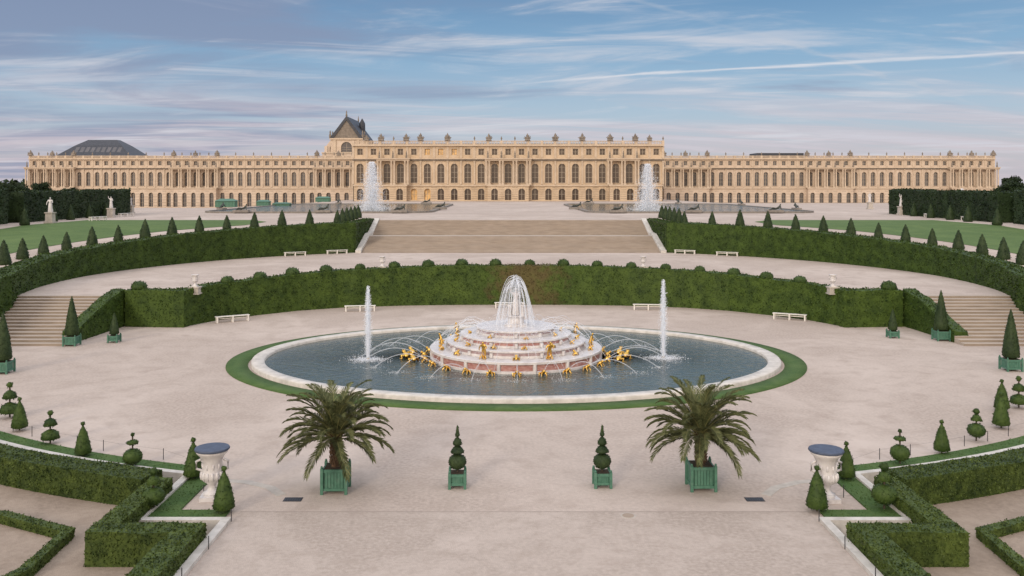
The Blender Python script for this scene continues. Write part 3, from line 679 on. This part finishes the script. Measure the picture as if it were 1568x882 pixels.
def facade(mb,x0,w,nb,Y,L,port,proj,gm,sunset_at=(),sunset_f=(),sunset_g=(),wm=0):
    x1=x0+nb*w; inport=set(); 
    for a,b in port: inport|=set(range(a,b+1))
    for i in range(nb):
        xc=x0+(i+.5)*w; yg=Y-proj if i in inport else Y
        bay(mb,xc,w,yg,L['g0'],L['s1'],L['gw'],L['ga'],L['gb'],True,.9,wm,3 if i in sunset_g else gm,4)
        bay(mb,xc,w,Y,L['s1'],L['c'],L['fw'],L['fa'],L['fb'],L['farch'],.8,wm,3 if i in sunset_f else gm,4)
        bay(mb,xc,w,Y,L['c'],L['t'],L['aw'],L['aa'],L['ab'],False,.6,wm,3 if i in sunset_at else gm,4)
        mb.box(xc-.22,xc+.22,Y-.16,Y+.1,L['fb']-.12,L['fb']+.55,1); mb.box(xc-.2,xc+.2,yg-.14,yg+.1,L['gb']-.1,L['gb']+.4,1)
        mb.box(xc-L['fw']/2-.25,xc+L['fw']/2+.25,Y-.2,Y+.1,L['fa']-.22,L['fa']-.02,1)
        for k in range(1,8):
            z=L['g0']+(L['s1']-L['g0'])*k/8
            if z>L['ga']: 
                for sg in (-1,1):
                    xa=xc+sg*w/2; xb=xc+sg*(L['gw']/2+.15); mb.box(min(xa,xb),max(xa,xb),yg-.03,yg-.001,z-.05,z+.05,5)
        for sg in (-1,1):
            mb.box(xc+sg*(L['aw']/2+.14)-.12,xc+sg*(L['aw']/2+.14)+.12,Y-.09,Y+.05,L['aa']-.1,L['ab']+.1,1)
            mb.box(xc+sg*(L['fw']/2+.13)-.11,xc+sg*(L['fw']/2+.13)+.11,Y-.09,Y+.05,L['fa'],L['fb']-(L['fw']/2 if L['farch'] else 0),1)
        mb.box(xc-L['aw']/2-.3,xc+L['aw']/2+.3,Y-.14,Y+.05,L['ab']+.12,L['ab']+.3,1)
    for i in range(nb+1):
        x=x0+i*w
        mb.box(x-.25,x+.25,Y-.3,Y+.05,L['s1']+.4,L['c']-.85,1); mb.box(x-.34,x+.34,Y-.38,Y+.05,L['c']-.85,L['c']-.35,1)
        mb.box(x-.4,x+.4,Y-.16,Y+.05,L['c']+.55,L['t']-.5,1)
        if i%2 or i in inport: rvase(mb,x,Y-.1,L['b'],.95,5)
        mb.box(x-.4,x+.4,Y-.35,Y+.25,L['t']+.02,L['b']+.06,1)
        if i<nb:
            for k in range(7):
                xb=x+.4+(w-.8)*(k+.5)/7; mb.box(xb-.11,xb+.11,Y-.2,Y+.1,L['t']+.25,L['b']-.25,1)
    mb.box(x0,x1,Y-.3,Y+.2,L['b']-.25,L['b'],1); mb.box(x0,x1,Y-.3,Y+.2,L['t'],L['t']+.25,1)
    mb.box(x0-.3,x1+.3,Y-.95,Y+.3,L['t']-.4,L['t']-.002,1)
    mb.box(x0-.2,x1+.2,Y-.55,Y+.1,L['c']-.35,L['c']+.1,5); mb.box(x0-.3,x1+.3,Y-1.15,Y+.12,L['c']+.1,L['c']+.4,1)
    mb.box(x0-.1,x1+.1,Y-.45,Y+.1,L['s1']-.2,L['s1']+.25,1)
    for a,b in port:
        xa=x0+a*w;xb=x0+(b+1)*w; p=Y-proj
        for x in (xa,xb): mb.box(x-.05,x+.05,p+.01,Y+.3,L['g0'],L['s1'],wm)
        mb.box(xa-.35,xb+.35,p-.35,Y-.46,L['s1']-.2,L['s1']+.3,1)
        for i in range(a,b+2):
            x=x0+i*w
            for dx in (-.5,.5):
                xx=x+dx
                mb.box(xx-.42,xx+.42,p-.2,p+.65,L['s1']+.3,L['s1']+.75,1)
                mb.lathe(xx,p+.22,[(.36,L['s1']+.75),(.33,L['s1']+.9),(.32,(L['s1']+L['c'])/2),(.27,L['c']-1.0),(.42,L['c']-.5),(.42,L['c']-.4)],10,1)
            mb.box(x-.28,x+.28,p-.1,p+.45,L['c']+.45,L['c']+.75,5); mb.lathe(x,p+.2,[(.26,L['c']+.75),(.30,L['c']+1.2),(.18,L['c']+1.7),(.27,L['c']+2.1),(.1,L['c']+2.45),(.14,L['c']+2.65),(.02,L['c']+2.9)],8,5)
        mb.box(xa-1.0,xb+1.0,p-.3,Y-.2,L['c']-.395,L['c']+.13,1); mb.box(xa-1.15,xb+1.15,p-.7,Y-.3,L['c']+.13,L['c']+.44,1)
        for x in (xa+.3,xb-.3): trophy(mb,x,Y-.1,L['b']+.08,1.1,5)
        if b-a>2: trophy(mb,(xa+xb)/2,Y-.1,L['b']+.08,1.0,5)
LC=dict(g0=5.5,s1=11.2,c=19.8,t=24.7,b=26.1,gw=2.2,ga=6.4,gb=10.2,fw=2.3,fa=12.1,fb=18.5,farch=True,aw=1.8,aa=21.4,ab=23.4)
LW=dict(g0=.5,s1=10.1,c=18.4,t=22.5,b=23.7,gw=1.85,ga=2.4,gb=8.3,fw=1.85,fa=11.1,fb=16.9,farch=True,aw=1.5,aa=19.7,ab=21.4)
def pobj(mb,name,mats,par,pl): 
    return mb.obj(name,mats,(-pl[0],-pl[1],-pl[2]),par)
mats=[wall,trim,glass,glass_sunset,framem,trimd]
wC=103.1/23
mb=MB(); facade(mb,-51.5,wC,23,295,LC,[(2,3),(10,12),(19,20)],2.4,2,sunset_at=(5,6,7),sunset_g=(4,5))
for x in (5,7,15,17): trophy(mb,-51.5+x*wC,294.9,26.2,1.15,5)
for k in (1,22): trophy(mb,-51.5+k*wC,294.9,26.2,.9,5)
mb.box(-51.45,51.55,295.95,385,1,24.2,0); mb.box(-51.5,-51.3,295,296,5,24.7,0); mb.box(51.4,51.6,295,296,5,24.7,0)
mb.box(-48,48,300,380,24.2,25.4,6)
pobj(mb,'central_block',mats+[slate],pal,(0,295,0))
matw=[wallw,trim,glassw,glass_sunset,framem,trimd]
mb=MB(); facade(mb,-199.4,3.735,40,370,LW,[(0,4),(16,20),(32,36)],2.6,2)
mb.box(-199.4,-50,370.95,392,0,22.1,0); mb.box(-199.5,-199.3,370,371,0,22.5,0); pobj(mb,'left_wing',matw,pal,(0,295,0))
mb=MB(); facade(mb,50,3.732,41,370,LW,[(4,8),(20,24),(36,40)],2.6,2)
mb.box(50,203,370.95,392,0,22.1,0); mb.box(202.9,203.1,370,371,0,22.5,0)
mb.box(107,127,380,392,22.1,25.2,6); pobj(mb,'right_wing',matw+[slate],pal,(0,295,0))
mb=MB(); 
def hiproof(mb,x0,x1,y0,y1,z0,z1,ix,iy,m):
    mb.add([(x0,y0,z0),(x1,y0,z0),(x1,y1,z0),(x0,y1,z0),(x0+ix,y0+iy,z1),(x1-ix,y0+iy,z1),(x1-ix,y1-iy,z1),(x0+ix,y1-iy,z1)],[(0,1,5,4),(1,2,6,5),(2,3,7,6),(3,0,4,7),(4,5,6,7)],m)
hiproof(mb,-203,-168,396,420,24,29.5,7,6,0); hiproof(mb,-196,-175,402,414,29.5,32.2,4,4,0)
mb.box(-202,-169,397,419,10,24,2)
for k in range(9): mb.add([(-195+2.4*k,398.5,26.3),(-193.4+2.4*k,398.5,26.3),(-193.4+2.4*k,401,28.6),(-195+2.4*k,401,28.6)],[(0,1,2,3)],1)
mb.obj('slate_roofed_hall',[slate,glassw,wallw])
mb=MB(); cx=-76.3; y0=420
w2=7.4
bay(mb,cx,2*w2,y0,18,33.8,5.2,24,32,True,.8,0,2,4)
mb.add([(cx-w2,y0,33.8),(cx+w2,y0,33.8),(cx,y0,43.0)],[(0,1,2)],3)
mb.box(cx-w2,cx+w2,y0+.9,y0+35,5,33.7,0)
mb.add([(cx-w2-.6,y0-.3,33.6),(cx,y0-.3,44.2),(cx+w2+.6,y0-.3,33.6),(cx-w2-.6,y0+35,33.6),(cx,y0+35,44.2),(cx+w2+.6,y0+35,33.6)],[(0,1,4,3),(1,2,5,4),(3,4,5)],1)
for s in (-1,1):
    mb.add([(cx+s*(w2+.6),y0-.5,33.6),(cx,y0-.5,44.2),(cx,y0-.5,42.2),(cx+s*(w2-1.2),y0-.5,33.6)],[(0,1,2,3)],1)
    for yy in (y0,y0+6,y0+12): mb.box(cx+s*(w2+2.2)-.7,cx+s*(w2+2.2)+.7,yy-.6,yy+.6,18,30,0); mb.add([(cx+s*(w2+2.2),yy,30),(cx+s*w2,yy,33),(cx+s*w2,yy,31),(cx+s*(w2+2.2),yy,27)],[(0,1,2,3)],0)
    for yy in (y0,y0+6): mb.lathe(cx+s*(w2+.3),yy,[(.5,33.6),(.6,35),(.3,36),(.4,36.6),(.05,37.5)],8,3)
    mb.box(cx+s*5.5-.6,cx+s*5.5+.6,y0-.5,y0+.1,20,33.6,5)
mb.box(cx-w2-.5,cx+w2+.5,y0-.8,y0+.2,33.0,33.7,5)
mb.lathe(cx,y0+.2,[(.35,43.8),(.5,44.6),(.25,45.4),(.35,45.9),(.03,47)],8,3); mb.lathe(cx,y0+34,[(.35,43.8),(.4,44.6),(.05,47)],8,3)
mb.lathe(cx+4.2,y0+20,[(1.6,38),(1.5,42),(.2,44.5)],8,1)
mb.box(cx-9,cx+8,y0-12,y0-.9,5,26.0,0); mb.box(cx-9.3,cx+8.3,y0-12.4,y0-.9,26.0,26.6,5)
mb.obj('chapel',[wallw,slate,glassw,trimd,framem,trim])
# ------------------------------------------------------------ world
w=bpy.data.worlds.new('World'); scene.world=w; w.use_nodes=True; N_=w.node_tree.nodes; L_=w.node_tree.links
bg=N_['Background']
SUN_EL=math.radians(20); 
sky=N_.new('ShaderNodeTexSky'); sky.sky_type='NISHITA'; sky.sun_disc=False; sky.sun_elevation=SUN_EL; sky.sun_rotation=math.radians(205); sky.air_density=1.0; sky.dust_density=1.5
tc=N_.new('ShaderNodeTexCoord'); sp=N_.new('ShaderNodeSeparateXYZ'); L_.new(tc.outputs['Generated'],sp.inputs[0])
def mt(op,a,b=None,c=None):
    n=N_.new('ShaderNodeMath'); n.operation=op
    for i,x in enumerate((a,b,c)):
        if x is None: continue
        if isinstance(x,(int,float)): n.inputs[i].default_value=x
        else: L_.new(x,n.inputs[i])
    return n.outputs[0]
def mr(x,a,b,c=0,d=1,smooth=True):
    n=N_.new('ShaderNodeMapRange'); n.interpolation_type='SMOOTHSTEP' if smooth else 'LINEAR'; L_.new(x,n.inputs[0])
    for i,v in enumerate((a,b,c,d)): n.inputs[i+1].default_value=v
    return n.outputs[0]
def mixc(f,a,b):
    n=N_.new('ShaderNodeMix'); n.data_type='RGBA'
    if isinstance(f,(int,float)): n.inputs[0].default_value=f
    else: L_.new(f,n.inputs[0])
    for i,x in ((6,a),(7,b)):
        if isinstance(x,tuple): n.inputs[i].default_value=(*x,1)
        else: L_.new(x,n.inputs[i])
    return n.outputs[2]
X,Yv,Z=sp.outputs; zz=mt('MAXIMUM',Z,0.0)
S=10.0
def c10(r,g,b): return (r*S,g*S,b*S)
f1=mr(zz,0.02,.085); f2=mr(zz,.07,.15); f3=mr(zz,.13,.22); f4=mr(zz,.24,.6)
col=mixc(f1,c10(.56,.54,.62),c10(.41,.53,.68)); col=mixc(f2,col,c10(.23,.41,.62)); col=mixc(f3,col,c10(.115,.265,.48))
col=mixc(.2,col,sky.outputs[0])
den=mt('ADD',zz,.07); u=mt('DIVIDE',X,den); v=mt('DIVIDE',Yv,den)
def noise(su,sv,rot,scale,dist,detail=8,off=0,rough=.55):
    a=mt('ADD',mt('MULTIPLY',u,su*math.cos(rot)),mt('MULTIPLY',v,su*math.sin(rot))); b=mt('ADD',mt('MULTIPLY',u,-sv*math.sin(rot)),mt('MULTIPLY',v,sv*math.cos(rot)))
    cb=N_.new('ShaderNodeCombineXYZ'); L_.new(a,cb.inputs[0]); L_.new(b,cb.inputs[1]); cb.inputs[2].default_value=off
    t=N_.new('ShaderNodeTexNoise'); t.inputs['Scale'].default_value=scale; t.inputs['Detail'].default_value=detail; t.inputs['Distortion'].default_value=dist; t.inputs['Roughness'].default_value=rough
    L_.new(cb.outputs[0],t.inputs['Vector']); return t.outputs[0]
n1=noise(.42,.85,-.22,1.0,1.3,off=3.1,rough=.6); n2=noise(.9,2.0,-.45,1.0,.8,off=8.3,rough=.62); n3=noise(.35,.6,.2,1.0,.8,off=12.7)
n5=noise(.3,1.3,.3,1.0,.7,off=21.3,rough=.6)
left=mr(X,.3,-.4,-.05,.13)
dk=mr(mt('ADD',n3,left),.50,.70,0,.75); col=mixc(dk,col,c10(.25,.295,.43))
pk=mt('MULTIPLY',mr(n5,.42,.66,0,.7),mr(zz,.14,.04,0,1)); col=mixc(pk,col,c10(.64,.555,.60))
br=mt('MULTIPLY',mr(n1,.50,.72,0,.85),mr(n2,.34,.62,.1,1)); col=mixc(br,col,c10(.68,.68,.73))
br2=mt('MULTIPLY',mr(n5,.53,.66,0,.55),mr(n2,.40,.6,.05,1)); col=mixc(br2,col,c10(.63,.65,.72))
def trail(a,b,c_,wd,st):
    d=mt('ABSOLUTE',mt('ADD',mt('ADD',mt('MULTIPLY',u,a),mt('MULTIPLY',v,b)),mt('ADD',mt('MULTIPLY',n2,.3),c_)))
    return mt('MULTIPLY',mr(d,wd,0,0,st),mt('MULTIPLY',mr(n1,.3,.6,.3,1),mr(u,-.2,.9,0,1)))
col=mixc(trail(.42,1,-5.55,.065,.85),col,c10(.76,.76,.80)); col=mixc(trail(-.9,1,-3.2,.05,.3),col,c10(.55,.59,.66))
west=mt('MULTIPLY',mr(Yv,.2,-.8),mr(zz,.0,.5,1,.4))
col=mixc(f4,col,c10(1.15,1.18,1.30)); col=mixc(west,col,c10(1.85,1.45,1.12))
L_.new(col,bg.inputs[0]); bg.inputs[1].default_value=.1
sd=bpy.data.lights.new('sun','SUN'); sd.energy=1.5; sd.angle=math.radians(12); sd.color=(1,.88,.74); so=bpy.data.objects.new('sun',sd); scene.collection.objects.link(so)
so.rotation_euler=(math.radians(70),0,math.radians(-25))
# camera
cd=bpy.data.cameras.new('camera'); cam=bpy.data.objects.new('camera',cd); scene.collection.objects.link(cam); cam.location=(CX,0,H); cam.rotation_euler=(math.radians(90),0,0)
cd.sensor_width=36; cd.lens=36*F/1568; cd.shift_x=9/1568; cd.shift_y=-(441-YH)/1568; cd.clip_start=.1; cd.clip_end=9000
scene.camera=cam
scene.view_settings.view_transform='Standard'; scene.view_settings.look='None'; scene.view_settings.exposure=0
